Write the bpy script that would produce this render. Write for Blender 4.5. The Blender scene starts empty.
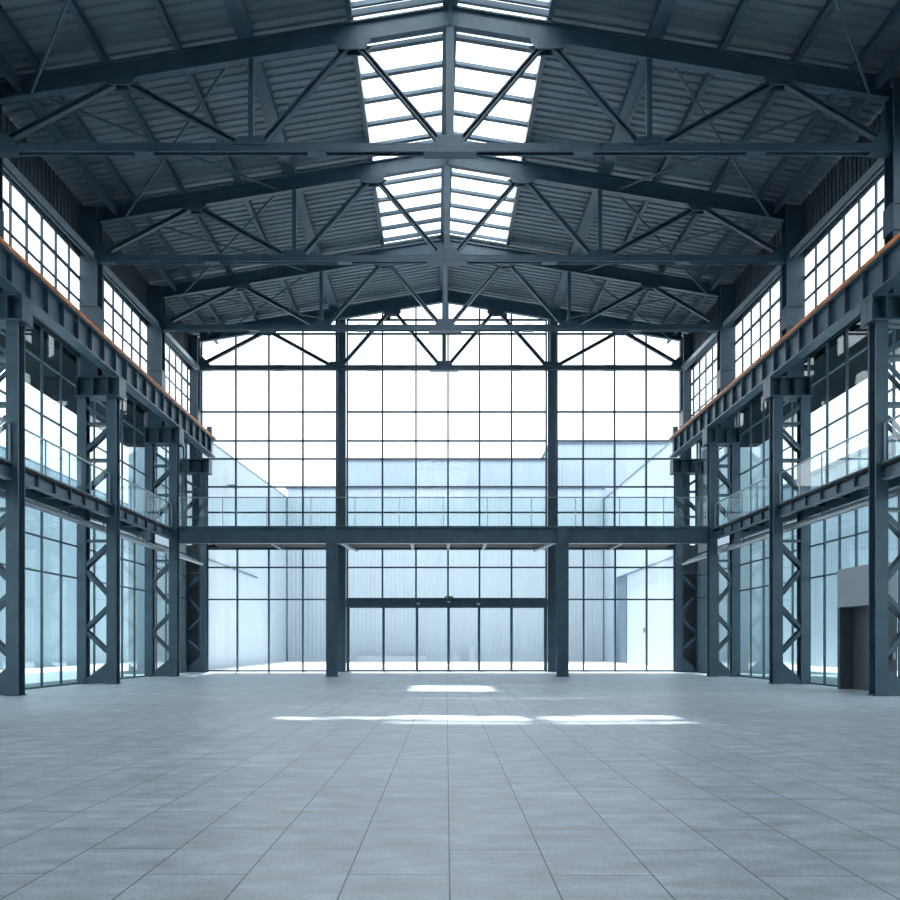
import bpy, bmesh, math, random
from mathutils import Vector, Matrix
random.seed(7)
sc = bpy.context.scene
COL = sc.collection
H = 1.35                      # eye height; "rel" heights below are measured from the eye
# ------------------------------------------------------------------ materials
def nodes(name):
    m = bpy.data.materials.new(name); m.use_nodes = True
    nt = m.node_tree; nt.nodes.clear()
    out = nt.nodes.new('ShaderNodeOutputMaterial')
    return m, nt, out
def paint(name, col, rough=.5, metal=0.0, var=.12, scale=3.0, spec=.5, stretch=(1,1,1), bump=0.0):
    m, nt, out = nodes(name)
    b = nt.nodes.new('ShaderNodeBsdfPrincipled'); L = nt.links.new
    b.inputs['Roughness'].default_value = rough; b.inputs['Metallic'].default_value = metal
    b.inputs['Specular IOR Level'].default_value = spec
    tc = nt.nodes.new('ShaderNodeTexCoord'); mp = nt.nodes.new('ShaderNodeMapping')
    mp.inputs['Scale'].default_value = stretch
    nz = nt.nodes.new('ShaderNodeTexNoise'); nz.inputs['Scale'].default_value = scale; nz.inputs['Detail'].default_value = 6
    L(tc.outputs['Object'], mp.inputs['Vector']); L(mp.outputs['Vector'], nz.inputs['Vector'])
    r = nt.nodes.new('ShaderNodeValToRGB')
    r.color_ramp.elements[0].position = .3; r.color_ramp.elements[1].position = .7
    r.color_ramp.elements[0].color = [c*(1-var) for c in col]+[1]
    r.color_ramp.elements[1].color = [min(1, c*(1+var)) for c in col]+[1]
    L(nz.outputs['Fac'], r.inputs['Fac']); L(r.outputs['Color'], b.inputs['Base Color'])
    if bump:
        bp = nt.nodes.new('ShaderNodeBump'); bp.inputs['Strength'].default_value = bump; bp.inputs['Distance'].default_value = .01
        L(nz.outputs['Fac'], bp.inputs['Height']); L(bp.outputs['Normal'], b.inputs['Normal'])
    L(b.outputs['BSDF'], out.inputs['Surface'])
    return m
def glass(name, tint, ior=1.45, rough=0.01):
    m, nt, out = nodes(name); L = nt.links.new
    g = nt.nodes.new('ShaderNodeNewGeometry')
    ma = nt.nodes.new('ShaderNodeMath'); ma.operation = 'MULTIPLY_ADD'
    ma.inputs[1].default_value = 1/ior - ior; ma.inputs[2].default_value = ior
    L(g.outputs['Backfacing'], ma.inputs[0])
    f = nt.nodes.new('ShaderNodeFresnel'); L(ma.outputs[0], f.inputs['IOR'])
    t = nt.nodes.new('ShaderNodeBsdfTransparent'); t.inputs['Color'].default_value = (*tint, 1)
    gl = nt.nodes.new('ShaderNodeBsdfGlossy'); gl.inputs['Roughness'].default_value = rough
    mx = nt.nodes.new('ShaderNodeMixShader')
    L(f.outputs['Fac'], mx.inputs['Fac']); L(t.outputs['BSDF'], mx.inputs[1]); L(gl.outputs['BSDF'], mx.inputs[2])
    L(mx.outputs['Shader'], out.inputs['Surface'])
    return m
def translucent(name, col):
    m, nt, out = nodes(name); L = nt.links.new
    t = nt.nodes.new('ShaderNodeBsdfTranslucent'); t.inputs['Color'].default_value = (*col, 1)
    d = nt.nodes.new('ShaderNodeBsdfDiffuse'); d.inputs['Color'].default_value = (.8, .82, .84, 1)
    mx = nt.nodes.new('ShaderNodeMixShader'); mx.inputs['Fac'].default_value = .12
    L(t.outputs['BSDF'], mx.inputs[1]); L(d.outputs['BSDF'], mx.inputs[2]); L(mx.outputs['Shader'], out.inputs['Surface'])
    return m
def cladding(name, col, axis, pitch=.35):
    """pale ribbed sheet cladding, ribs running up the wall, axis = direction across the ribs"""
    m, nt, out = nodes(name); L = nt.links.new
    b = nt.nodes.new('ShaderNodeBsdfPrincipled'); b.inputs['Roughness'].default_value = .6
    g = nt.nodes.new('ShaderNodeNewGeometry'); sp = nt.nodes.new('ShaderNodeSeparateXYZ')
    L(g.outputs['Position'], sp.inputs[0])
    k = nt.nodes.new('ShaderNodeMath'); k.operation = 'MULTIPLY'; k.inputs[1].default_value = 2*math.pi/pitch
    L(sp.outputs[axis], k.inputs[0])
    s = nt.nodes.new('ShaderNodeMath'); s.operation = 'SINE'; L(k.outputs[0], s.inputs[0])
    bp = nt.nodes.new('ShaderNodeBump'); bp.inputs['Strength'].default_value = .3; bp.inputs['Distance'].default_value = .03
    L(s.outputs[0], bp.inputs['Height']); L(bp.outputs['Normal'], b.inputs['Normal'])
    mp = nt.nodes.new('ShaderNodeMapping'); mp.inputs['Scale'].default_value = (1.5, 1.5, .08)
    L(g.outputs['Position'], mp.inputs['Vector'])
    nz = nt.nodes.new('ShaderNodeTexNoise'); nz.inputs['Scale'].default_value = 1.0; nz.inputs['Detail'].default_value = 4
    L(mp.outputs['Vector'], nz.inputs['Vector'])
    r = nt.nodes.new('ShaderNodeValToRGB')
    r.color_ramp.elements[0].position = .25; r.color_ramp.elements[1].position = .75
    r.color_ramp.elements[0].color = [c*.95 for c in col]+[1]; r.color_ramp.elements[1].color = [c*1.04 for c in col]+[1]
    L(nz.outputs['Fac'], r.inputs['Fac']); L(r.outputs['Color'], b.inputs['Base Color'])
    L(b.outputs['BSDF'], out.inputs['Surface'])
    return m
def floor_mat():
    m, nt, out = nodes('stone_tiles'); L = nt.links.new; N = nt.nodes.new
    b = N('ShaderNodeBsdfPrincipled'); g = N('ShaderNodeNewGeometry')
    mp = N('ShaderNodeMapping'); mp.vector_type = 'POINT'
    # tile grid: u along the hall (1.16 m), v across it (0.596 m)
    mp.inputs['Rotation'].default_value = (0, 0, math.radians(90.68))
    mp.inputs['Location'].default_value = (-4.67 + 0, 0.0, 0)
    sw = N('ShaderNodeSeparateXYZ'); L(g.outputs['Position'], sw.inputs[0])
    a = math.radians(.68); ca, sa = math.cos(a), math.sin(a)
    def lin(px, py, c):
        m1 = N('ShaderNodeMath'); m1.operation = 'MULTIPLY'; m1.inputs[1].default_value = px; L(sw.outputs['X'], m1.inputs[0])
        m2 = N('ShaderNodeMath'); m2.operation = 'MULTIPLY_ADD'; m2.inputs[1].default_value = py; L(sw.outputs['Y'], m2.inputs[0]); L(m1.outputs[0], m2.inputs[2])
        m3 = N('ShaderNodeMath'); m3.operation = 'ADD'; m3.inputs[1].default_value = c; L(m2.outputs[0], m3.inputs[0])
        return m3
    u = lin(sa, ca, -4.67 + 116*1.16); v = lin(ca, -sa, -.018 + 100*.596)
    cb = N('ShaderNodeCombineXYZ'); L(u.outputs[0], cb.inputs['X']); L(v.outputs[0], cb.inputs['Y'])
    br = N('ShaderNodeTexBrick'); br.offset = .5; br.offset_frequency = 2; br.squash = 1
    br.inputs['Scale'].default_value = 1; br.inputs['Brick Width'].default_value = 1.16; br.inputs['Row Height'].default_value = .596
    br.inputs['Mortar Size'].default_value = .0045; br.inputs['Mortar Smooth'].default_value = .1; br.inputs['Bias'].default_value = 0
    br.inputs['Color1'].default_value = (.95, .95, .95, 1); br.inputs['Color2'].default_value = (1.04, 1.04, 1.04, 1); br.inputs['Mortar'].default_value = (.13, .15, .17, 1)
    L(cb.outputs[0], br.inputs['Vector'])
    def noise(sx, sy, sc_, det, lo, hi, p0=.3, p1=.7):
        q = N('ShaderNodeMapping'); q.inputs['Scale'].default_value = (sx, sy, 1); L(g.outputs['Position'], q.inputs['Vector'])
        z = N('ShaderNodeTexNoise'); z.inputs['Scale'].default_value = sc_; z.inputs['Detail'].default_value = det; z.inputs['Roughness'].default_value = .62
        L(q.outputs['Vector'], z.inputs['Vector'])
        r = N('ShaderNodeMapRange'); r.inputs['From Min'].default_value = p0; r.inputs['From Max'].default_value = p1
        r.inputs['To Min'].default_value = lo; r.inputs['To Max'].default_value = hi; L(z.outputs['Fac'], r.inputs['Value'])
        return r
    n1 = noise(1.0, 2.0, 2.2, 10, .64, 1.28); n2 = noise(1, 1.3, 45, 4, .78, 1.18); n3 = noise(.5, .8, .5, 3, .9, 1.1)
    def mul(x, y):
        k = N('ShaderNodeMath'); k.operation = 'MULTIPLY'; L(x.outputs[0], k.inputs[0]); L(y.outputs[0], k.inputs[1]); return k
    f = mul(mul(n1, n2), n3)
    base = N('ShaderNodeRGB'); base.outputs[0].default_value = (*FLOOR, 1)
    m1 = N('ShaderNodeVectorMath'); m1.operation = 'SCALE'; L(base.outputs[0], m1.inputs[0]); L(f.outputs[0], m1.inputs['Scale'])
    m2 = N('ShaderNodeVectorMath'); m2.operation = 'MULTIPLY'; L(m1.outputs[0], m2.inputs[0]); L(br.outputs['Color'], m2.inputs[1])
    L(m2.outputs[0], b.inputs['Base Color'])
    rr = N('ShaderNodeMapRange'); rr.inputs['To Min'].default_value = .36; rr.inputs['To Max'].default_value = .56; L(n1.outputs[0], rr.inputs['Value'])
    rr.inputs['From Min'].default_value = .8; rr.inputs['From Max'].default_value = 1.16
    L(rr.outputs[0], b.inputs['Roughness']); b.inputs['Specular IOR Level'].default_value = .4
    bp = N('ShaderNodeBump'); bp.inputs['Strength'].default_value = .25; bp.inputs['Distance'].default_value = .004
    inv = N('ShaderNodeMath'); inv.operation = 'SUBTRACT'; inv.inputs[0].default_value = 1; L(br.outputs['Fac'], inv.inputs[1])
    ad = N('ShaderNodeMath'); ad.operation = 'MULTIPLY_ADD'; ad.inputs[1].default_value = .5; L(n2.outputs[0], ad.inputs[0]); L(inv.outputs[0], ad.inputs[2])
    L(ad.outputs[0], bp.inputs['Height']); L(bp.outputs['Normal'], b.inputs['Normal'])
    L(b.outputs['BSDF'], out.inputs['Surface'])
    return m
FLOOR = (.55, .63, .705)
M = {}
M['steel'] = paint('blue_grey_steel_paint', (.056, .105, .145), .42, 0, .15, 2.0)
M['deck'] = paint('roof_sheet_metal', (.165, .21, .245), .5, .2, .15, .8, stretch=(1, 2, 1))
M['pale'] = paint('galvanised_metal', (.30, .36, .40), .4, .3, .1, 4)
M['rust'] = paint('rusty_orange_rail', (.72, .25, .08), .6, .1, .35, 5, stretch=(1, .6, 1))
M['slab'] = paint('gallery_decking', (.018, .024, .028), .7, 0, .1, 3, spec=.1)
M['panel'] = paint('grey_wall_panel', (.32, .36, .39), .5, 0, .05, 2)
M['dark'] = paint('dark_grey_panel', (.07, .09, .105), .6, 0, .1, 2)
M['corner'] = paint('grey_corner_panel', (.13, .16, .18), .55, 0, .1, 2)
M['door'] = paint('dark_door_leaf', (.09, .11, .125), .4, 0, .08, 2)
M['glass'] = glass('clear_window_glass', (.95, .967, .973))
M['sideglass'] = glass('tinted_window_glass', (.77, .86, .88))
M['rail_glass'] = glass('greenish_rail_glass', (.92, .965, .965))
M['sky_panel'] = translucent('frosted_rooflight', (.9, .92, .94))
M['clear_panel'] = glass('clear_rooflight', (.95, .97, .98))
WALL = (.41, .495, .555)
M['clad_x'] = cladding('ribbed_cladding_facing', WALL, 'X')
M['clad_y'] = cladding('ribbed_cladding_side', WALL, 'Y')
M['coping'] = paint('blue_grey_coping', (.10, .16, .22), .5)
M['ground'] = paint('pale_concrete_paving', (.62, .63, .64), .7, 0, .06, .4)
M['floor'] = floor_mat()
M['green'] = paint('exit_green', (.02, .20, .14), .5, 0, .05)
M['white'] = paint('white_plastic', (.75, .76, .77), .4, 0, .04)
M['paleblue'] = paint('pale_blue_paint', (.48, .55, .60), .5, 0, .04)
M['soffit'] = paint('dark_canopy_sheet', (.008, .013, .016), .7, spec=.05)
M['border'] = paint('blue_grey_border', (.20, .27, .30), .7, 0, .06, .6)  # ground strips beside the hall, darker than the yard concrete
# ------------------------------------------------------------------ mesh builder
class MB:
    def __init__(s): s.bm = bmesh.new()
    def hexa(s, c):
        v = [s.bm.verts.new(p) for p in c]
        for f in ((0,1,2,3),(7,6,5,4),(0,4,5,1),(1,5,6,2),(2,6,7,3),(3,7,4,0)): s.bm.faces.new([v[i] for i in f])
        return s
    def box(s, x0, x1, y0, y1, z0, z1):
        x0, x1 = sorted((x0, x1)); y0, y1 = sorted((y0, y1)); z0, z1 = sorted((z0, z1))
        return s.hexa([(x0,y0,z0),(x0,y1,z0),(x1,y1,z0),(x1,y0,z0),(x0,y0,z1),(x0,y1,z1),(x1,y1,z1),(x1,y0,z1)])
    def beam(s, p, q, w, h, up=(0,0,1), ox=0, oz=0):
        p, q = Vector(p), Vector(q); d = (q-p).normalized(); u = Vector(up)
        u = (u - d*u.dot(d)).normalized(); r = d.cross(u)
        p = p + r*ox + u*oz; q = q + r*ox + u*oz
        a, b = r*(w/2), u*(h/2)
        return s.hexa([p-a-b, p+a-b, p+a+b, p-a+b, q-a-b, q+a-b, q+a+b, q-a+b])
    def ibeam(s, p, q, w, h, tf=.03, tw=.02, up=(0,0,1), oz=0):
        s.beam(p, q, w, tf, up, 0, oz+h/2-tf/2); s.beam(p, q, w, tf, up, 0, oz-h/2+tf/2)
        return s.beam(p, q, tw, h-2*tf, up, 0, oz)
    def tube(s, p, q, r, n=8):
        p, q = Vector(p), Vector(q); d = (q-p).normalized()
        u = d.orthogonal().normalized(); w = d.cross(u)
        A = [s.bm.verts.new(p + (u*math.cos(2*math.pi*i/n)+w*math.sin(2*math.pi*i/n))*r) for i in range(n)]
        B = [s.bm.verts.new(q + (u*math.cos(2*math.pi*i/n)+w*math.sin(2*math.pi*i/n))*r) for i in range(n)]
        for i in range(n):
            s.bm.faces.new((A[i], A[(i+1)%n], B[(i+1)%n], B[i]))
        s.bm.faces.new(A[::-1]); s.bm.faces.new(B)
        return s
    def prism(s, pts, axis, a, b):
        """pts: polygon in the other two axes, extruded along axis from a to b"""
        def P(u, v, w): return {0: (w, u, v), 1: (u, w, v), 2: (u, v, w)}[axis]
        A = [s.bm.verts.new(P(u, v, a)) for u, v in pts]; B = [s.bm.verts.new(P(u, v, b)) for u, v in pts]
        n = len(pts)
        s.bm.faces.new(A); s.bm.faces.new(B[::-1])
        for i in range(n): s.bm.faces.new((A[i], B[i], B[(i+1)%n], A[(i+1)%n]))
        return s
    def build(s, name, mat, parent=None, label=None, loc=None):
        me = bpy.data.meshes.new(name)
        bmesh.ops.recalc_face_normals(s.bm, faces=s.bm.faces)
        off = Vector(WL[parent.name]) if parent else Vector(loc or (0,0,0))
        for v in s.bm.verts: v.co -= off
        s.bm.to_mesh(me); s.bm.free()
        me.materials.append(M[mat] if isinstance(mat, str) else mat)
        o = bpy.data.objects.new(name, me); COL.objects.link(o)
        if parent: o.parent = parent
        else: o.location = off
        WL[o.name] = tuple(off)
        if label: o['label'] = label
        return o
WL = {}
def thing(name, label, cat, loc, group=None, kind=None):
    o = bpy.data.objects.new(name, None); COL.objects.link(o)
    o.location = loc; o.empty_display_size = .2; WL[o.name] = tuple(loc)
    tag(o, label, cat, group, kind)
    return o
def tag(o, label, cat, group=None, kind=None):
    o['label'] = label; o['category'] = cat
    if group: o['group'] = group
    if kind: o['kind'] = kind
    return o
# ------------------------------------------------------------------ layout
ROWS = [14.8, 21.2, 27.6, 34.0, 40.4]
END = 40.4
SIDES = {-1: dict(n='left', xin=-11.24, xout=-12.26, xup=-12.0, xg=-12.45, clere=-12.36),
          1: dict(n='right', xin=11.77, xout=12.71, xup=12.35, xg=12.92, clere=12.72)}
X0 = .35                                     # ridge line
SLOPE = .164
def zo(y): return .027*(y-21.2)
def raft(x, y): return 16.7 + H + zo(y) - abs(x-X0)*SLOPE       # rafter centre line
def deckz(x, y): return raft(x, y) + .3 + .24                    # underside of the roof sheet
def chordz(y): return 13.2 + H + zo(y)
BAYN = {0: 'nearest', 1: 'second', 2: 'third', 3: 'farthest'}
# ------------------------------------------------------------------ floor and ground
o = MB().box(-13.0, 13.4, -12, END+.1, -.25, 0).build('floor', 'floor'); tag(o, 'blue-grey stone tiled hall floor with thin dark joints', 'floor', kind='structure')
mg = MB(); mg.box(-60, 60, END+.1, 110, -.3, -.02); mg.box(-60, -13.0, -30, END+.1, -.3, -.02); mg.box(13.4, 60, -30, END+.1, -.3, -.02); mg.box(-13.0, 13.4, -30, -12, -.3, -.02)
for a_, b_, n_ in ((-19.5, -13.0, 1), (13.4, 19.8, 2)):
    o = MB().box(a_, b_, -30, END+1.5, -.1, -.015).build(f'trim_{n_+4}', 'border'); tag(o, f'blue-grey border strip outside the {["", "left", "right"][n_]} ground-floor windows', 'border', kind='structure')
o = mg.build('ground', 'ground'); tag(o, 'pale sunlit concrete yard outside the glass hall', 'ground', kind='structure')
# ------------------------------------------------------------------ roof deck (trapezoidal sheet with real ribs running down the slope)
def deck(x_in, x_out, y0, y1):
    bm = MB(); P = .32; prof = []
    y = y0
    while y < y1-.001:
        for f, dz in ((0, 0), (.42, 0), (.52, .05), (.88, .05)):
            yy = y+f*P
            if yy <= y1: prof.append((yy, dz))
        y += P
    prof.append((y1, 0))
    n = len(prof)
    grid = []
    for t in (0, .012):
        grid.append([[bm.bm.verts.new((x, yy, deckz(x, yy)+dz+t)) for yy, dz in prof] for x in (x_in, x_out)])
    for k in range(2):
        for i in range(n-1):
            bm.bm.faces.new((grid[k][0][i], grid[k][0][i+1], grid[k][1][i+1], grid[k][1][i]))
    for e in range(2):
        for i in range(n-1): bm.bm.faces.new((grid[0][e][i], grid[0][e][i+1], grid[1][e][i+1], grid[1][e][i]))
    for i in (0, n-1): bm.bm.faces.new((grid[0][0][i], grid[0][1][i], grid[1][1][i], grid[1][0][i]))
    return bm
SKW = 2.65; SKEND = ROWS[3]
root = thing('ceiling', 'dark ribbed metal roof sheets sloping down from the rooflights', 'ceiling', (X0, 21, 17), kind='structure')
for s in (-1, 1):
    eave = -13.0 if s < 0 else 13.4
    if s > 0: deck(X0+s*SKW, eave, -12, SKEND).build('roof_sheet', 'deck', root)
    else:
        deck(X0-SKW, eave, -12, 21.65).build('roof_sheet', 'deck', root); deck(X0-SKW, eave, 22.1, SKEND).build('roof_sheet', 'deck', root); deck(-4.35, eave, 21.65, 22.1).build('roof_sheet', 'deck', root)
        g = MB(); xa, xb = -4.35, X0-SKW-.1  # added unseen roof opening, lets sun through to widen the left floor patch
        g.hexa([(x, y, deckz(x, y)+dz) for dz in (.07, .09) for x, y in ((xa, 21.65), (xa, 22.1), (xb, 22.1), (xb, 21.65))]); g.build('pane', 'clear_panel', root, 'added clear roof pane for the left sun patch')
    deck(X0, eave, SKEND, END+.5).build('roof_sheet', 'deck', root)
# ------------------------------------------------------------------ trusses
TR = [(21.2, 'nearest roof truss, its bottom chord highest in view below the rooflight'),
      (27.6, 'second roof truss from the front, spanning below the middle rooflight'),
      (34.0, 'third roof truss, in line with the front edge of the glass balcony'),
      (39.3, 'farthest roof truss, standing dark against the glazed end wall')]
for ti, (y, lab) in enumerate(TR):
    t = thing('roof_truss', 'blue-grey steel ' + lab, 'roof truss', (X0, y, chordz(y)), 'steel roof trusses')
    xl, xr = -11.72, 12.07
    zc = chordz(y)
    for s, xe in ((-1, xl), (1, xr)):
        MB().ibeam((X0, y, raft(X0, y)), (xe, y, raft(xe, y)), .2, .54, .04, .03, oz=.03).build('rafter', 'steel', t)
    c = MB(); c.beam((xl, y, zc), (xr, y, zc), .05, .2, oz=0, ox=.09); c.beam((xl, y, zc), (xr, y, zc), .05, .2, ox=-.09); c.beam((xl, y, zc), (xr, y, zc), .24, .03, oz=.1)
    for xx in (-7.8, -3.2, 3.9, 8.5): c.box(xx-.25, xx+.25, y-.13, y+.13, zc-.12, zc+.12)
    c.build('bottom_chord', 'steel', t)
    MB().beam((X0, y, zc), (X0, y, raft(X0, y)-.2), .2, .16, up=(0,1,0)).build('king_post', 'steel', t)
    def plate(x, z, w, h, up):
        g = MB()
        if up: g.prism([(x-w*.5, z), (x-w*.32, z+h), (x+w*.32, z+h), (x+w*.5, z)], 1, y-.14, y-.1); g.prism([(x-w*.5, z), (x-w*.32, z+h), (x+w*.32, z+h), (x+w*.5, z)], 1, y+.1, y+.14)
        else: g.prism([(x-w*.5, z), (x+w*.5, z), (x+w*.32, z-h), (x-w*.32, z-h)], 1, y-.14, y-.1); g.prism([(x-w*.5, z), (x+w*.5, z), (x+w*.32, z-h), (x-w*.32, z-h)], 1, y+.1, y+.14)
        for k in range(-2, 3): g.tube((x+k*w*.13, y-.155, z+(.12 if up else -.12)), (x+k*w*.13, y-.14, z+(.12 if up else -.12)), .022, 6)
        g.build('gusset_plate', 'steel', t)
    plate(X0, zc-.1, 1.0, .42, True)
    MB().box(X0-.7, X0+.7, y-.16, y+.16, zc-.14, zc-.1).build('splice_plate', 'steel', t)
    for s in (-1, 1):
        a, b, c3, e = X0+s*2.6, X0+s*5.3, X0+s*8.75, (xl if s < 0 else xr)
        rb = lambda x: raft(x, y)-.23
        def dia(p, q, w=.15):
            g = MB(); g.beam((p[0], y, p[1]), (q[0], y, q[1]), .04, w, up=(0,1,0), ox=w/2-.02); g.beam((p[0], y, p[1]), (q[0], y, q[1]), w, .04, up=(0,1,0), oz=.05)
            g.beam((p[0], y, p[1]), (q[0], y, q[1]), .04, w, up=(0,1,0), ox=-w/2+.02)
            g.build('diagonal', 'steel', t)
        dia((X0+s*.22, zc+.15), (a-s*.16, rb(a-s*.16)-.1)); dia((a+s*.16, rb(a+s*.16)-.1), (b-s*.25, zc+.12))
        MB().beam((b, y, zc), (b, y, rb(b)+.02), .14, .12, up=(0,1,0)).build('vertical_strut', 'steel', t)
        dia((b+s*.28, zc+.12), (c3-s*.2, rb(c3)-.08)); dia((c3+s*.2, rb(c3+s*.2)-.06), (e-s*.05, zc+.15))
        plate(a, rb(a)+.02, 1.0, .26, False); plate(b, zc+.08, .95, .2, True); plate(c3, rb(c3)+.02, .9, .2, False)
        g = MB(); g.prism([(e, zc-.14), (e-s*.55, zc-.12), (e-s*.55, zc+.12), (e-s*.2, zc+.5), (e, zc+.5)], 1, y-.13, y+.13); g.build('gusset_plate', 'steel', t)
# ------------------------------------------------------------------ purlins, ridge and roof bracing
PURL = [(5.45, .42, 'the broad paired one midway down'), (7.25, .15, 'second below the broad paired one'), (9.2, .15, 'lowest one before the eaves')]
for s in (-1, 1):
    n = 'left' if s < 0 else 'right'
    for d, w, lab in PURL:
        x = X0+s*d; g = MB()
        if w > .3:
            for dx in (-.15, .15):
                g.beam((x+dx, 13, raft(x+dx, 13)+.4), (x+dx, END+.3, raft(x+dx, END+.3)+.4), .1, .22)
            g.beam((x, 13, raft(x, 13)+.31), (x, END+.3, raft(x, END+.3)+.31), .42, .035)
        else: g.ibeam((x, 13, raft(x, 13)+.405), (x, END+.3, raft(x, END+.3)+.405), w, .23, .025, .02)
        o = g.build('purlin', 'steel', loc=(x, 13, raft(x, 13)+.3)); tag(o, f'long steel purlin on the {n} roof slope, {lab}', 'purlin', 'roof purlins')
    for dx, dz, w, h, lab in ((10.75, .40, .14, .23, 'upper of the close-set beams above the clerestory'), (11.35, .10, .16, .3, 'lower of the close-set beams above the clerestory')):
        x = X0+s*dx - (0.15 if s < 0 else 0)
        o = MB().ibeam((x, 13, raft(x, 13)+dz), (x, END, raft(x, END)+dz), w, h, .03, .025).build('eaves_beam', 'steel', loc=(x, 13, raft(x, 13))); tag(o, f'dark steel eaves beam along the {n} wall, {lab}', 'beam', 'eaves beams')
    for bi in range(1, 4):
        ya, yb = ROWS[bi]+.275, (ROWS[bi+1]-.275 if bi < 3 else 39.47); x = SIDES[s]['xup']-s*.12
        g = MB(); g.beam((x, ya, chordz(ya)+.02), (x, yb, chordz(yb)+.02), .2, .05, oz=.09); g.beam((x, ya, chordz(ya)+.02), (x, yb, chordz(yb)+.02), .05, .18, ox=.08); g.beam((x, ya, chordz(ya)+.02), (x, yb, chordz(yb)+.02), .05, .18, ox=-.08)
        o = g.build('eaves_strut', 'pale', loc=(x, ya, chordz(ya))); tag(o, f'pale strut between column heads over the {["", "nearest", "middle", "farthest"][bi]} {n} clerestory window', 'strut', 'eaves struts')
    for bi in range(0, 4):
        ya, yb = ROWS[bi], (ROWS[bi+1] if bi < 3 else 39.3)
        xa, xb = X0+s*5.9, X0+s*11.2
        where = ['ahead of the nearest truss', 'between the nearest and second trusses', 'between the second and third trusses', 'between the third and farthest trusses'][bi]
        for k, (p, q) in enumerate((((xa, ya), (xb, yb)), ((xb, ya), (xa, yb)))):
            if bi == 0 and k == 1: continue
            z = lambda x, y: raft(x, y)-.2+.1*k
            o = MB().tube((p[0], p[1], z(*p)), (q[0], q[1], z(*q)), .04, 6).build('brace_rod', 'steel', loc=(p[0], p[1], z(*p)))
            tag(o, f'thin brace rod on {n} slope {where}, {"falling" if k == 0 else "climbing"} towards the back', 'brace rod', 'roof brace rods')
g = MB()
for dx in (-.13, .13): g.beam((X0+dx, 13, raft(X0, 13)+.42), (X0+dx, END+.3, raft(X0, END+.3)+.42), .1, .26)
g.beam((X0, 13, raft(X0, 13)+.31), (X0, END+.3, raft(X0, END+.3)+.31), .4, .03)
o = g.build('ridge_beam', 'steel', loc=(X0, 13, raft(X0, 13)+.3)); tag(o, 'twin steel ridge beam running down the middle of the rooflights', 'ridge beam')
# ------------------------------------------------------------------ rooflights
def rooflight(y0, y1, label, bars, clear=()):
    r = thing('skylight', label, 'skylight', (X0, y0, deckz(X0, y0)), 'ridge rooflights')
    for s in (-1, 1):
        x = X0+s*(SKW+.02); ex = X0+s*SKW
        MB().beam((x, y0, deckz(x, y0)+.02), (x, y1, deckz(x, y1)+.02), .14, .34).build('curb', 'steel', r)
        ys = [y0]+list(bars)+[y1]; n = len(ys)-1
        for y in bars:
            g = MB(); g.beam((X0, y, deckz(X0, y)+.06), (ex, y, deckz(ex, y)+.06), .07, .13); g.beam((X0, y, deckz(X0, y)+.0), (ex, y, deckz(ex, y)+.0), .15, .02)
            g.build('glazing_bar', 'steel', r)
        gf, gc = MB(), MB(); nf = nc = 0
        for i in range(n):
            ya, yb = ys[i], ys[i+1]
            tgt = gc if (s, i) in clear else gf
            if tgt is gc: nc += 1
            else: nf += 1
            z = .14
            tgt.hexa([(X0, ya, deckz(X0, ya)+z), (X0, yb, deckz(X0, yb)+z), (ex, yb, deckz(ex, yb)+z), (ex, ya, deckz(ex, ya)+z),
                      (X0, ya, deckz(X0, ya)+z+.012), (X0, yb, deckz(X0, yb)+z+.012), (ex, yb, deckz(ex, yb)+z+.012), (ex, ya, deckz(ex, ya)+z+.012)])
        if nf: gf.build('pane', 'sky_panel', r)
        if nc: gc.build('pane', 'clear_panel', r, 'clear glass pane')
    for y in (y0, y1):
        g = MB(); 
        for s in (-1, 1): g.beam((X0, y, deckz(X0, y)+.1), (X0+s*SKW, y, deckz(X0+s*SKW, y)+.1), .08, .16)
        g.build('end_frame', 'steel', r)
rooflight(-12, 21.0, 'nearest ridge rooflight, cut off by the top edge of view', [-12+1.16*i for i in range(1, 28)] + [20.4])
rooflight(21.3, 27.5, 'middle ridge rooflight, the largest glowing white one', [22.62, 23.7, 24.8, 25.95, 27.1], clear=((-1, 0), (1, 0)))
rooflight(27.7, 33.9, 'farthest ridge rooflight, the smallest white one beyond the second truss', [28.4, 29.5, 30.6, 31.7, 32.8], clear=((-1, 3), (-1, 4), (-1, 5)))
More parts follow.
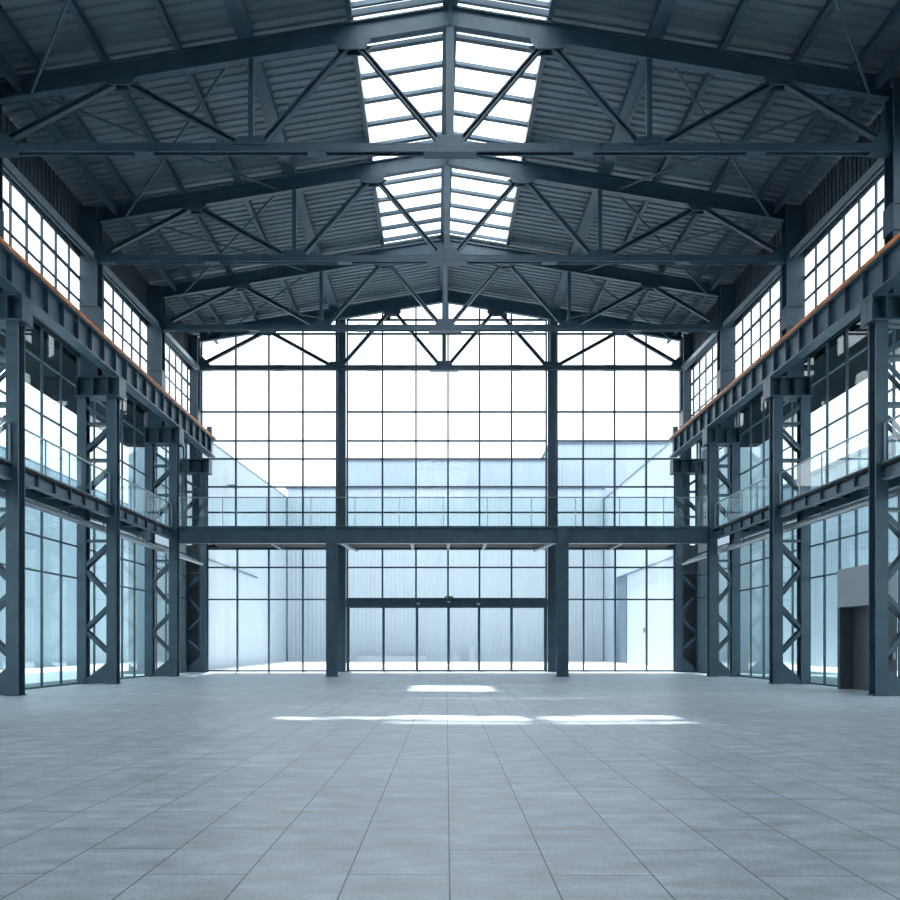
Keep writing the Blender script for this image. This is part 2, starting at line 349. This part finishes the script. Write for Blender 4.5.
# ------------------------------------------------------------------ laced columns
def laced(s, y, label, last=False, whole=True):
    d = SIDES[s]; xin, xo = d['xin'], d['xout']
    if last: xin, xo = (-11.65, -12.75) if s < 0 else (12.05, 13.1)
    c = thing('laced_column', label, 'column', (xin, y, 0), 'laced steel columns along the hall', 'thing')
    top = 9.9
    MB().ibeam((xin, y, 0), (xin, y, top), .33, .36, .035, .03, up=(0,1,0)).build('inner_post', 'steel', c)
    MB().ibeam((xo, y, 0), (xo, y, top), .28, .36, .035, .03, up=(0,1,0)).build('outer_post', 'steel', c)
    a, b = xin+s*.16, xo-s*.14
    def lace(za, zb):
        g = MB()
        for dy in (-.14, .14): g.beam((a, y+dy, za), (b, y+dy, zb), .03, .12, up=(0,0,1))
        g.build('lacing_bar', 'steel', c)
    for za, zb in ((4.8, 4.1), (3.1, 3.9), (2.65, 1.95), (1.1, 1.8), (8.8, 8.1), (7.4, 6.75), (9.1, 9.6)): lace(za, zb)
    for z in (9.0, 7.75, 4.95): 
        g = MB(); g.box(a, b, y-.16, y+.16, z-.04, z+.04); g.build('batten', 'steel', c)
    g = MB()
    for dy in (-.15, .13): g.prism([(a, .75), (a, .02), (b, .02), (b, .18)], 1, y+dy, y+dy+.02)
    g.build('foot_plate', 'steel', c)
    for x in (xin, xo): MB().box(x-.19, x+.19, y-.21, y+.21, 0, .03).build('base_plate', 'steel', c)
    # bracket that carries the runway girder
    x1 = xin-s*.33; x2 = xo+s*.16; zb, zt = top, 10.6
    g = MB(); g.box(x1, x2, y-.3, y+.3, zb, zb+.05); g.box(x1, x2, y-.3, y+.3, zt-.05, zt-.002); g.box(x1, x2, y-.03, y+.03, zb, zt)
    for f in (.0, .28, .62, 1): 
        x = x1+(x2-x1)*f; x = min(max(x, min(x1, x2)+.02), max(x1, x2)-.02); g.box(x-.015, x+.015, y-.28, y+.28, zb, zt-.01)
    g.build('bracket', 'steel', c)
    g = MB(); g.box(xin-.21, xin+.21, y-.27, y-.25, 6.5, 7.1); 
    if whole:
        xu = d['xup']+(s*.1 if last else 0); uw = .4 if last else .6; zt2 = raft(xu, y)+.25
        MB().ibeam((xu, y, 10.55), (xu, y, zt2), uw, .46, .04, .03, up=(0,1,0)).build('upper_shaft', 'steel', c)
        g2 = MB(); g2.box(xu-uw/2-.01, xu+uw/2+.01, y-.26, y+.26, 13.0, 13.06); g2.box(xu-uw/2-.01, xu+uw/2+.01, y-.26, y+.26, 12.3, 12.34)
        g2.box(xu-s*uw/2-.02, xu-s*uw/2+.02, y-.25, y+.25, 12.3, 13.0); g2.build('splice_collar', 'steel', c)
    g.bm.free()
NM = {21.2: 'nearest the viewer', 27.6: 'middle of its row', 34.0: 'at the front edge of the balcony', 39.7: 'in the corner beside the glazed end wall'}
for s in (-1, 1):
    n = SIDES[s]['n']
    for y in (21.2, 27.6, 34.0): laced(s, y, f'laced blue-grey steel column on the {n} side, {NM[y]}')
    laced(s, 39.75, f'laced blue-grey steel column on the {n} side, {NM[39.7]}', last=True)
# ------------------------------------------------------------------ runway girders
for s in (-1, 1):
    d = SIDES[s]; n = d['n']; xi = d['xin']-s*.31; xo_ = xi+s*.36; xm = xi+s*.17; yA, yB = 13.0, 39.25
    g0 = thing('runway_girder', f'deep ribbed steel crane girder along the {n} side with an orange rail', 'girder', (xm, yA, 10.6), 'crane girders')
    z0, z1 = 10.6, 11.45
    MB().box(xi, xo_, yA, yB, z0, z0+.05).build('bottom_flange', 'steel', g0)
    MB().box(xi, xo_, yA, yB, z1-.05, z1).build('top_flange', 'steel', g0)
    MB().box(xm-.02, xm+.02, yA, yB, z0+.05, z1-.05).build('web', 'steel', g0)
    k = 0; y = 18.6
    while y < yB:
        MB().box(xi+s*.02, xm, y-.015, y+.015, z0+.05, z1-.05).build('stiffener', 'steel', g0); y += .95
    MB().box(xi-s*.03, xi+s*.09, yA, yB, z1, z1+.1).build('crane_rail', 'rust', g0, 'rusty orange rail')
    MB().box(xi+s*.12, xi+s*.34, yB-.35, yB-.1, z1, z1+.6).build('end_stop', 'steel', g0)
# ------------------------------------------------------------------ side galleries with railings, pipes
def slabtop(bi): return {0: 4.82, 1: 4.86, 2: 4.95, 3: 5.03}[bi] + H
for s in (-1, 1):
    d = SIDES[s]; n = d['n']
    for bi in (0, 1, 2):
        ya, yb = ROWS[bi]+.215, ROWS[bi+1]-.215; zt = slabtop(bi); xf = d['xin']-s*.02
        nm = {0: 'nearest', 1: 'middle', 2: 'farthest'}[bi]
        gl = thing('gallery_walkway', f'{nm} bay of the upper gallery walkway on the {n} side', 'walkway', (xf, ya, zt-.45), 'side gallery walkways', 'thing')
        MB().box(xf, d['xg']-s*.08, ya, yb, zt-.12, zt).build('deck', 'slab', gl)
        g = MB(); g.box(xf-s*.02, xf+s*.16, ya, yb, zt-.04, zt+.01); g.box(xf-s*.02, xf+s*.16, ya, yb, zt-.47, zt-.43); g.box(xf+s*.08, xf+s*.1, ya, yb, zt-.43, zt-.04)
        g.build('fascia_beam', 'steel', gl)
        for i in range(1, 6):
            y = ya+(yb-ya)*i/6; MB().box(xf, xf+s*.08, y-.012, y+.012, zt-.43, zt-.04).build('stiffener', 'steel', gl)
        MB().box(d['xg']-s*.3, d['xg']-s*.1, ya, yb, zt-.5, zt-.12).build('back_beam', 'steel', gl)
        for i in range(1, 4):
            y = ya+(yb-ya)*i/4; MB().box(xf+s*.16, d['xg']-s*.3, y-.06, y+.06, zt-.35, zt-.12).build('joist', 'steel', gl)
        r = thing('glass_railing', f'clear glass railing on the {nm} {n} gallery bay', 'railing', (xf, ya, zt+.01), 'glass railings')
        xr = xf+s*.06; np_ = 4
        for i in range(np_):
            y0, y1 = ya+(yb-ya)*i/np_+.03, ya+(yb-ya)*(i+1)/np_-.03
            MB().box(xr-.008, xr+.008, y0, y1, zt+.02, zt+1.0).build('glass_panel', 'rail_glass', r)
        for i in range(np_+1):
            y = ya+(yb-ya)*i/np_; y = min(max(y, ya+.02), yb-.02); MB().box(xr-.02, xr+.02, y-.012, y+.012, zt+.01, zt+1.03).build('baluster', 'pale', r)
        MB().box(xr-.03, xr+.03, ya, yb, zt+1.02, zt+1.06).build('handrail', 'pale', r)
    for k, (dx, z, rr, lab) in enumerate(((.38, 5.35, .075, 'thick'), (.62, 5.52, .05, 'slim'))):
        x = d['xin']+s*dx; g = MB(); g.tube((x, 13.2, z), (x, 39.3, z), rr, 10)
        r = thing('service_pipe', f'{lab} pale pipe slung under the {n} gallery', 'pipe', (x, 13.2, z), 'pipes under the galleries')
        g.build('pipe_run', 'pale', r)
        y = 15.5
        while y < 39:
            MB().box(x-.015, x+.015, y-.02, y+.02, z, 5.69).build('hanger', 'steel', r); y += 3.2
# ------------------------------------------------------------------ end balcony
yF = 33.9; zt = slabtop(3)
b = thing('balcony', 'long steel balcony crossing the hall above the entrance doors', 'balcony', (X0, yF, zt-.7), None, 'thing')
xl, xr = SIDES[-1]['xin']+.23, SIDES[1]['xin']-.23
MB().box(xl, xr, yF+.12, END-.32, zt-.1, zt).build('deck', 'slab', b)
g = MB(); g.box(xl, xr, yF-.12, yF+.16, zt-.05, zt+.03); g.box(xl, xr, yF-.1, yF+.16, zt-.7, zt-.66); g.box(xl, xr, yF, yF+.03, zt-.68, zt-.03)
g.build('front_beam', 'steel', b)
for x in (-7.8, -4.4, -1.2, .55, 2.3, 5.4, 8.7):
    MB().ibeam((x, yF+.16, zt-.18), (x, END-.34, zt-.18), .14, .16, .02, .02).build('joist', 'steel', b)
for k, (px, lab) in enumerate(((332, 'left'), (562.5, 'right'))):
    x = (px-437)*33.9/795
    c = thing('balcony_column', f'steel column under the balcony front, {lab} of the sliding doors', 'column', (x, yF, 0), 'balcony columns', 'thing')
    MB().ibeam((x, yF-.02, 0), (x, yF-.02, zt-.7), .46, .36, .035, .03, up=(0,1,0)).build('shaft', 'steel', c)
    MB().box(x-.27, x+.27, yF-.24, yF+.2, 0, .03).build('base_plate', 'steel', c)
    MB().box(x-.24, x+.24, yF-.13, yF-.1, zt-.66, zt-.05).build('stiffener_plate', 'steel', b)
    xs = x + (.45 if k == 0 else -.45)
    MB().beam((x+(.3 if k == 0 else -.3), yF+.17, zt-.62), (xs, END-.35, zt-.3), .12, .1).build('knee_brace', 'pale', b, 'pale brace running back to the end wall')
r = thing('glass_railing', 'long clear glass railing along the front edge of the end balcony', 'railing', (X0, yF, zt+.03), 'glass railings')
npan = 12; yr = yF-.02
for i in range(npan):
    x0_, x1_ = xl+(xr-xl)*i/npan+.02, xl+(xr-xl)*(i+1)/npan-.02
    MB().box(x0_, x1_, yr-.008, yr+.008, zt+.04, zt+1.24).build('glass_panel', 'rail_glass', r)
for i in range(npan+1):
    x = xl+(xr-xl)*i/npan; x = min(max(x, xl+.02), xr-.02); MB().box(x-.012, x+.012, yr-.02, yr+.02, zt+.03, zt+1.26).build('baluster', 'pale', r)
MB().box(xl, xr, yr-.025, yr+.025, zt+1.245, zt+1.28).build('handrail', 'pale', r)
# ------------------------------------------------------------------ glazed end wall
def ex(px): return (px-437)*END/795
def ez(py): return (645-py)*END/795 + H
def gable(x): return deckz(x, END)-.02
WN = [0]
def window(label):
    WN[0] += 1
    return thing(f'window_{WN[0]}', label, 'window', (0, 0, 0), kind='structure')
def end_window(label, xa, xb, z0, zt_, vx, hz, inner=None):
    """zt_ None -> rises to the roof; vx mullion x list, hz transom z list"""
    w = thing(f'window_{WN[0]+1}', label, 'window', ((xa+xb)/2, END, z0), kind='structure'); WN[0] += 1
    top = (lambda x: zt_) if zt_ else gable
    g = MB(); m_ = .085
    for x in [xa+m_/2]+vx+[xb-m_/2]: g.box(x-m_/2, x+m_/2, END-.07, END+.07, z0, top(x)-.01)
    for z in [z0+m_/2]+hz:
        a, b_ = xa, xb
        if not zt_:
            lim = (gable(X0)-z)/SLOPE
            a, b_ = max(xa, X0-lim), min(xb, X0+lim)
            if a >= b_: continue
        g.box(a, b_, END-.06, END+.06, z-.04, z+.04)
    if zt_: g.box(xa, xb, END-.07, END+.07, zt_-.1, zt_)
    g.build('frame', 'steel', w)
    g = MB()
    if zt_: g.box(xa+.02, xb-.02, END-.012, END+.012, z0+.03, zt_-.03)
    else:
        pts = [(xa+.02, z0+.03), (xb-.02, z0+.03), (xb-.02, gable(xb)-.03)]
        if xa < X0 < xb: pts.append((X0, gable(X0)-.03))
        pts.append((xa+.02, gable(xa)-.03)); g.prism(pts, 1, END-.012, END+.012)
    g.build('pane', 'glass', w)
    return w
cl0, cl1, cr0, cr1 = ex(337.5), ex(346.5), ex(547), ex(556)
hz = [ez(412), ez(441), ez(459), ez(487), ez(512.5), ez(367), ez(334)]
L0, R0 = -12.0, 12.4
end_window('left bay of the tall glazed end wall above the balcony', L0, cl0, zt, None, [ex(236), ex(269), ex(303)], hz)
end_window('middle bay of the tall glazed end wall, above the balcony and under the ridge', cl1, cr0, zt, None, [ex(382.5), ex(416), ex(448), ex(479.5), ex(511.5)], hz+[ez(320)])
end_window('right bay of the tall glazed end wall above the balcony', cr1, R0, zt, None, [ex(583), ex(614.5), ex(646)], hz)
zl = zt-.1
end_window('ground-floor end window left of the sliding doors', -11.7, cl0, 0, zl, [ex(237.5), ex(269), ex(303)], [ez(567.5), ez(599.5)])
end_window('glazing above the sliding entrance doors', cl1, cr0, 3.66, zl, [ex(382.5), ex(416), ex(448), ex(479.5), ex(511.5)], [ez(567.5)])
end_window('ground-floor end window right of the sliding doors', cr1, 12.1, 0, zl, [ex(583.5), ex(615), ex(646.5)], [ez(567.5), ez(599.5)])
for (a, b_), lab in (((cl0, cl1), 'left'), ((cr0, cr1), 'right')):
    xm = (a+b_)/2
    c = thing('wall_column', f'tall steel post rising through the glazed end wall, {lab} one of two', 'column', (xm, END, 0), 'end wall posts', 'thing')
    MB().ibeam((xm, END-.1, 0), (xm, END-.1, gable(xm)-.3), .39, .3, .035, .03, up=(0,1,0)).build('shaft', 'steel', c)
    MB().box(xm-.3, xm+.3, END-.32, END+.1, 0, .03).build('base_plate', 'steel', c)
for x, lab in ((ex(388), 'left'), (ex(504), 'right')):
    o = MB().box(x-.14, x+.14, END-.25, END-.08, ez(320)-.1, gable(x)-.02).build('hanger_post', 'steel', loc=(x, END-.16, ez(320))); tag(o, f'short steel hanger under the end gable, {lab} of the ridge', 'hanger', 'gable hangers')
g = MB()
for a, b_ in ((-11.7, cl0-.03), (cl1+.03, cr0-.03), (cr1+.03, 12.1)): g.box(a, b_, END-.31, END-.075, zt-.1, zt)
o = g.build('trim_3', 'slab'); tag(o, 'dark closing strip between the end balcony deck and the glass', 'edge strip', kind='structure')
# sliding doors
d1 = thing('door_1', 'wide glass sliding entrance doors with dark steel frame in the end wall', 'door', ((cl1+cr0)/2, END, 0), kind='structure')
g = MB(); g.box(cl1, cr0, END-.25, END+.12, 3.33, 3.66); g.box(cl1, cr0, END-.27, END-.2, 3.30, 3.36); g.build('header', 'steel', d1)
g = MB(); g.box(cl1, cl1+.09, END-.12, END+.1, 0, 3.33); g.box(cr0-.09, cr0, END-.12, END+.1, 0, 3.33); g.box(cl1, cr0, END-.1, END+.1, 0, .035); g.build('door_frame', 'steel', d1)
dx = [cl1+.09, ex(383.5), ex(417), ex(448.5), ex(479), ex(511.5), cr0-.09]
for i in range(6):
    a, b_ = dx[i]+.0005, dx[i+1]-.0005; yy = END-.06 if i in (2, 3) else END+.03
    g = MB(); fw = .065
    g.box(a, a+fw, yy-.03, yy+.03, .04, 3.31); g.box(b_-fw, b_, yy-.03, yy+.03, .04, 3.31); g.box(a+fw, b_-fw, yy-.03, yy+.03, .04, .10); g.box(a+fw, b_-fw, yy-.03, yy+.03, 3.23, 3.31)
    lf = g.build('door_leaf', 'steel', d1)
    MB().box(a+fw, b_-fw, yy-.008, yy+.008, .1, 3.23).build('pane', 'glass', lf)
es = thing('exit_sign', 'tiny green exit sign standing on the sliding door header', 'sign', (ex(449), END-.18, 3.66))
x = ex(449)
MB().box(x-.2, x+.2, END-.2, END-.15, 3.66, 3.82).build('sign_panel', 'green', es)
g = MB(); g.box(x-.13, x-.05, END-.205, END-.2, 3.70, 3.78); g.box(x+.04, x+.13, END-.205, END-.2, 3.73, 3.75); g.build('pictogram', 'white', es)
for px, py, lab in ((418.5, 604, 'left'), (448.7, 602.3, 'middle'), (478, 604.3, 'right')):
    o = MB().box(ex(px)-.07, ex(px)+.07, END-.36, END-.25, ez(py)-.04, ez(py)+.04).build('door_sensor', 'white', loc=(ex(px), END-.3, ez(py))); tag(o, f'small white sensor on the sliding door header, {lab} one of three', 'sensor', 'door sensors')
# corner wall panels beside the end wall
for s, a, b_ in ((-1, -13.3, L0+.3), (1, R0-.3, 13.9)):
    nme = 'left' if s < 0 else 'right'
    g = MB(); g.box(a, b_, END, END+.12, 0, zl+.14); xr_ = -13.1 if s < 0 else 13.5; xq = SIDES[s]['xg']; o = MB().box(xr_-.05, xr_+.05, 39.45, END, 0, 11.2).build(f'wall_return_{nme}', 'corner'); tag(o, f'short return wall closing the far {nme} corner behind the laced column', 'wall', kind='structure'); o = MB().box(xq, xr_-s*.05, 39.36, 39.44, 0, 9.85).build(f'wall_stub_{nme}', 'corner'); tag(o, f'narrow stub wall beside the far {nme} laced column', 'wall', kind='structure')
    if s < 0: g.box(L0-.45, L0, END, END+.12, zl+.14, 16.5)
    else: g.box(R0, R0+.45, END, END+.12, zl+.14, 16.5)
    o = g.build(f'wall_end_{nme}', 'corner'); tag(o, f'narrow dark grey wall panel in the far {nme} corner', 'wall', kind='structure')
# ------------------------------------------------------------------ side glazing
def side_window(s, y0, y1, z0, z1, x, vy, hz_, label, mat='sideglass', mw=.055, thick=()):
    w = thing(f'window_{WN[0]+1}', label, 'window', (x, (y0+y1)/2, z0), kind='structure'); WN[0] += 1
    g = MB()
    for y in [y0+mw/2]+vy+[y1-mw/2]: g.box(x-.035, x+.035, y-mw/2, y+mw/2, z0, z1)
    for z in [z0+mw/2]+hz_+[z1-mw/2]:
        h = mw*(1.8 if z in thick else 1); g.box(x-.033, x+.033, y0, y1, z-h/2, z+h/2)
    g.build('frame', 'steel', w)
    MB().box(x-.01, x+.01, y0+.02, y1-.02, z0+.02, z1-.02).build('pane', mat, w)
for s in (-1, 1):
    d = SIDES[s]; n = d['n']
    for bi in range(4):
        y0, y1 = ROWS[bi], ROWS[bi+1]-(.1 if bi == 3 else 0)
        nm = BAYN[bi]; xg = d['xg']
        P0, P1 = 22.2, 24.5
        if s > 0 and bi == 1:
            vy = [P0, P1, 25.5, 26.5]
        else: vy = [y0+(y1-y0)*i/5 for i in range(1, 5)]
        ztop = slabtop(bi)-.5; y1g = 39.5 if bi == 3 else y1
        side_window(s, y0, y1g, 0, ztop, xg, vy, [3.66, 4.75], f'{nm} ground-floor window bay on the {n} side')
        vy = [y0+(y1-y0)*i/5 for i in range(1, 5)]
        side_window(s, y0, y1g, slabtop(bi), 11.4, xg, vy, [8.6, 10.3], f'{nm} upper window bay behind the {n} gallery')
        xc = d['clere']
        vy = [y0+(y1-y0)*i/7 for i in range(1, 7)]
        side_window(s, y0, y1, 11.8, 14.8+zo(y0), xc, vy, [12.45+zo(y0), 13.25+zo(y0), 14.02+zo(y0)], f'{nm} clerestory window above the {n} crane girder', 'glass', .05, (14.02+zo(y0),))
    # wall strips: sill zone and the band above the clerestory
    g = MB(); xc = d['clere']; g.box(min(xc, d['xg'])-.05, max(xc, d['xg'])+.05, 13, END, 11.41, 11.8)
    o = g.build(f'trim_{1 if s < 0 else 2}', 'dark'); tag(o, f'dark sill ledge below the {n} clerestory windows', 'ledge', kind='structure')
    bm = MB(); P = .25; y = 14.8; n_ = int((END-14.8)/P)
    for i in range(n_):
        ya = 14.8+i*P; zt0 = 14.8+zo(ROWS[max(k for k in range(4) if ROWS[k] <= ya+.01)])
        bm.box(xc-.02, xc+.02, ya, ya+P, zt0, deckz(xc, ya)-.02); bm.box(xc-s*.02, xc-s*.05, ya, ya+P*.4, zt0, deckz(xc, ya)-.02)
    o = bm.build(f'wall_{n}', 'dark'); tag(o, f'dark ribbed wall band between the {n} clerestory and the roof', 'wall', kind='structure')
    # side wall around and behind the camera, outside the frame
    o = MB().box(d['xg']-.05, d['xg']+.05, -12, 14.8, 0, 16.3).build(f'wall_{n}_front', 'dark'); tag(o, f'plain {n} wall of the hall nearer than the glazed bays', 'wall', kind='structure')
    # outside canopy
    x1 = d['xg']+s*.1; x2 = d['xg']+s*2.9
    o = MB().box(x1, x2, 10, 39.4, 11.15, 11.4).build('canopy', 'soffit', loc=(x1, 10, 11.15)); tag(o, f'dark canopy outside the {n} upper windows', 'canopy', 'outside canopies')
o = MB().box(-13, 13.4, -12.2, -12, 0, 20).build('wall_rear', 'dark'); tag(o, 'plain rear wall of the hall behind the viewer', 'wall', kind='structure')
# portal door in the right wall
d2 = thing('door_2', 'dark service door in a pale grey portal on the right wall', 'door', (12.6, 23.4, 0), kind='structure')
xa, xb = 12.34, 12.85
MB().box(xa, xb, 22.2, 24.5, 2.5, 3.66).build('header_panel', 'panel', d2)
g = MB(); g.box(xa, xb, 24.35, 24.5, 0, 2.5); g.box(xa, xb, 22.2, 22.3, 0, 2.5); g.build('jamb', 'dark', d2)
lf = MB().box(xb-.1, xb-.03, 22.3, 24.35, 0, 2.5).build('door_leaf', 'door', d2)
MB().box(xb-.16, xb-.1, 22.1, 22.5, .95, 1.15).build('handle', 'pale', lf)
# ------------------------------------------------------------------ the yard beyond
def shed(name, label, x0, x1, y0, y1, zt_, mat='clad_x', cope=True, group='sheds behind the hall', zt2=None):
    r = thing(name, label, 'building', ((x0+x1)/2, y0, 0), group)
    if zt2 is None: MB().box(x0, x1, y0, y1, -.02, zt_).build('wall', mat, r)
    else: MB().prism([(y0, -.02), (y1, -.02), (y1, zt2), (y0, zt_)], 0, x0, x1).build('wall', mat, r)
    if cope:
        if zt2 is None: MB().box(x0-.15, x1+.15, y0-.15, y1+.15, zt_, zt_+.22).build('roof_edge', 'coping', r)
        else: MB().prism([(y0-.02, zt_), (y1+.02, zt2), (y1+.02, zt2+.12), (y0-.02, zt_+.12)], 0, x0-.02, x1+.02).build('roof_edge', 'coping', r)
    return r
shed('shed', 'low pale ribbed shed closing the yard behind the entrance doors', -12.6, 14.0, 67, 69.8, 14.5)
shed('shed', 'taller pale block rising behind the low shed, left of the higher one', -8.2, 9.9, 70.2, 80, 17.6)
shed('shed', 'highest pale block beyond the yard, behind the right end window', 10.2, 23.8, 71, 84, 19.3)
lw = shed('side_shed', 'pale ribbed shed wall along the left edge of the yard', -16.5, -12.7, 42.5, 69.8, 12.6, 'clad_y', True, 'side sheds', 13.9)
rw = shed('side_shed', 'pale ribbed shed wall with a tall doorway along the right edge of the yard', 14.1, 18, 42.5, 70.5, 13.5, 'clad_y', True, 'side sheds', 13.6)
MB().box(14.04, 14.12, 59, 62.2, 0, 6.5).build('doorway', 'coping', rw, 'tall blue-grey doorway')
for s, n in ((-1, 'left'), (1, 'right')):
    x = 24.5*s
    shed('neighbour_building', f'long pale building seen through the {n} windows', x, x+6*s, 14, 80, 12.4, 'clad_y', True, 'neighbouring buildings')
l = thing('wall_lamp', 'small dark lamp high on the left yard shed wall', 'lamp', (-12.7, 48, 11))
MB().box(-12.68, -12.4, 47.95, 48.05, 10.98, 11.02).build('arm', 'coping', l); MB().box(-12.5, -12.15, 47.8, 48.25, 10.86, 11.0).build('lamp_head', 'coping', l)
MB().box(14.03, 14.1, 53.9, 54.15, 2.2, 2.5).build('meter_box', 'coping', rw, 'small dark box')
MB().tube((-12.645, 43.5, 6.1), (-12.645, 56, 6.1), .055).build('conduit', 'coping', lw, 'dark conduit')
MB().tube((14.045, 44, 6.6), (14.045, 62.2, 6.6), .055).build('conduit', 'coping', rw, 'dark conduit')
o = MB().box(-6.6, -.9, 66.2, 66.4, -.02, .45).build('reflection_bar', 'paleblue', loc=(-3.7, 66.3, 0)); tag(o, 'low pale bar imitating a faint reflection at the foot of the far shed', 'reflection bar')  # added pale bar stands in for a faint ghost reflection
for px, w, h, lab in ((456, .5, .6, 'lower'), (472, .42, 1.2, 'taller')):
    x = (px-437)*66/795
    o = MB().box(x-w/2, x+w/2, 65.8, 66.2, -.02, h).build('reflection_box', 'paleblue', loc=(x, 66, 0)); tag(o, f'{lab} pale box imitating a reflection by the far shed, seen through the right middle door', 'reflection box', 'yard reflection boxes')  # added boxes stand in for pale ghost reflections near the shed
# ------------------------------------------------------------------ light, camera
w = bpy.data.worlds.new('sky'); sc.world = w; w.use_nodes = True
bg = w.node_tree.nodes['Background']; bg.inputs['Color'].default_value = (.90, .95, 1.0, 1); bg.inputs['Strength'].default_value = 1.25
sd = bpy.data.lights.new('sun', 'SUN'); sd.energy = 5.0; sd.angle = math.radians(1.5); sd.color = (1, .96, .9)
so = bpy.data.objects.new('sun', sd); COL.objects.link(so)
dirv = Vector((.20, -1, -2.5)).normalized()
so.rotation_euler = dirv.to_track_quat('-Z', 'Y').to_euler(); so.location = (0, 60, 60)
cd = bpy.data.cameras.new('camera'); cam = bpy.data.objects.new('camera', cd); COL.objects.link(cam)
cam.location = (0, 0, H); cam.rotation_euler = (math.radians(90), 0, 0)
cd.sensor_width = 36; cd.lens = 795/900*36; cd.shift_x = 13/900; cd.shift_y = 195/900; cd.clip_end = 400
sc.camera = cam
sc.view_settings.view_transform = 'Standard'; sc.view_settings.look = 'None'; sc.view_settings.gamma = 1; sc.view_settings.use_curve_mapping = False
sc.view_settings.exposure = 1.3
sc.cycles.transparent_max_bounces = 24
sc.cycles.max_bounces = 10; sc.cycles.diffuse_bounces = 6
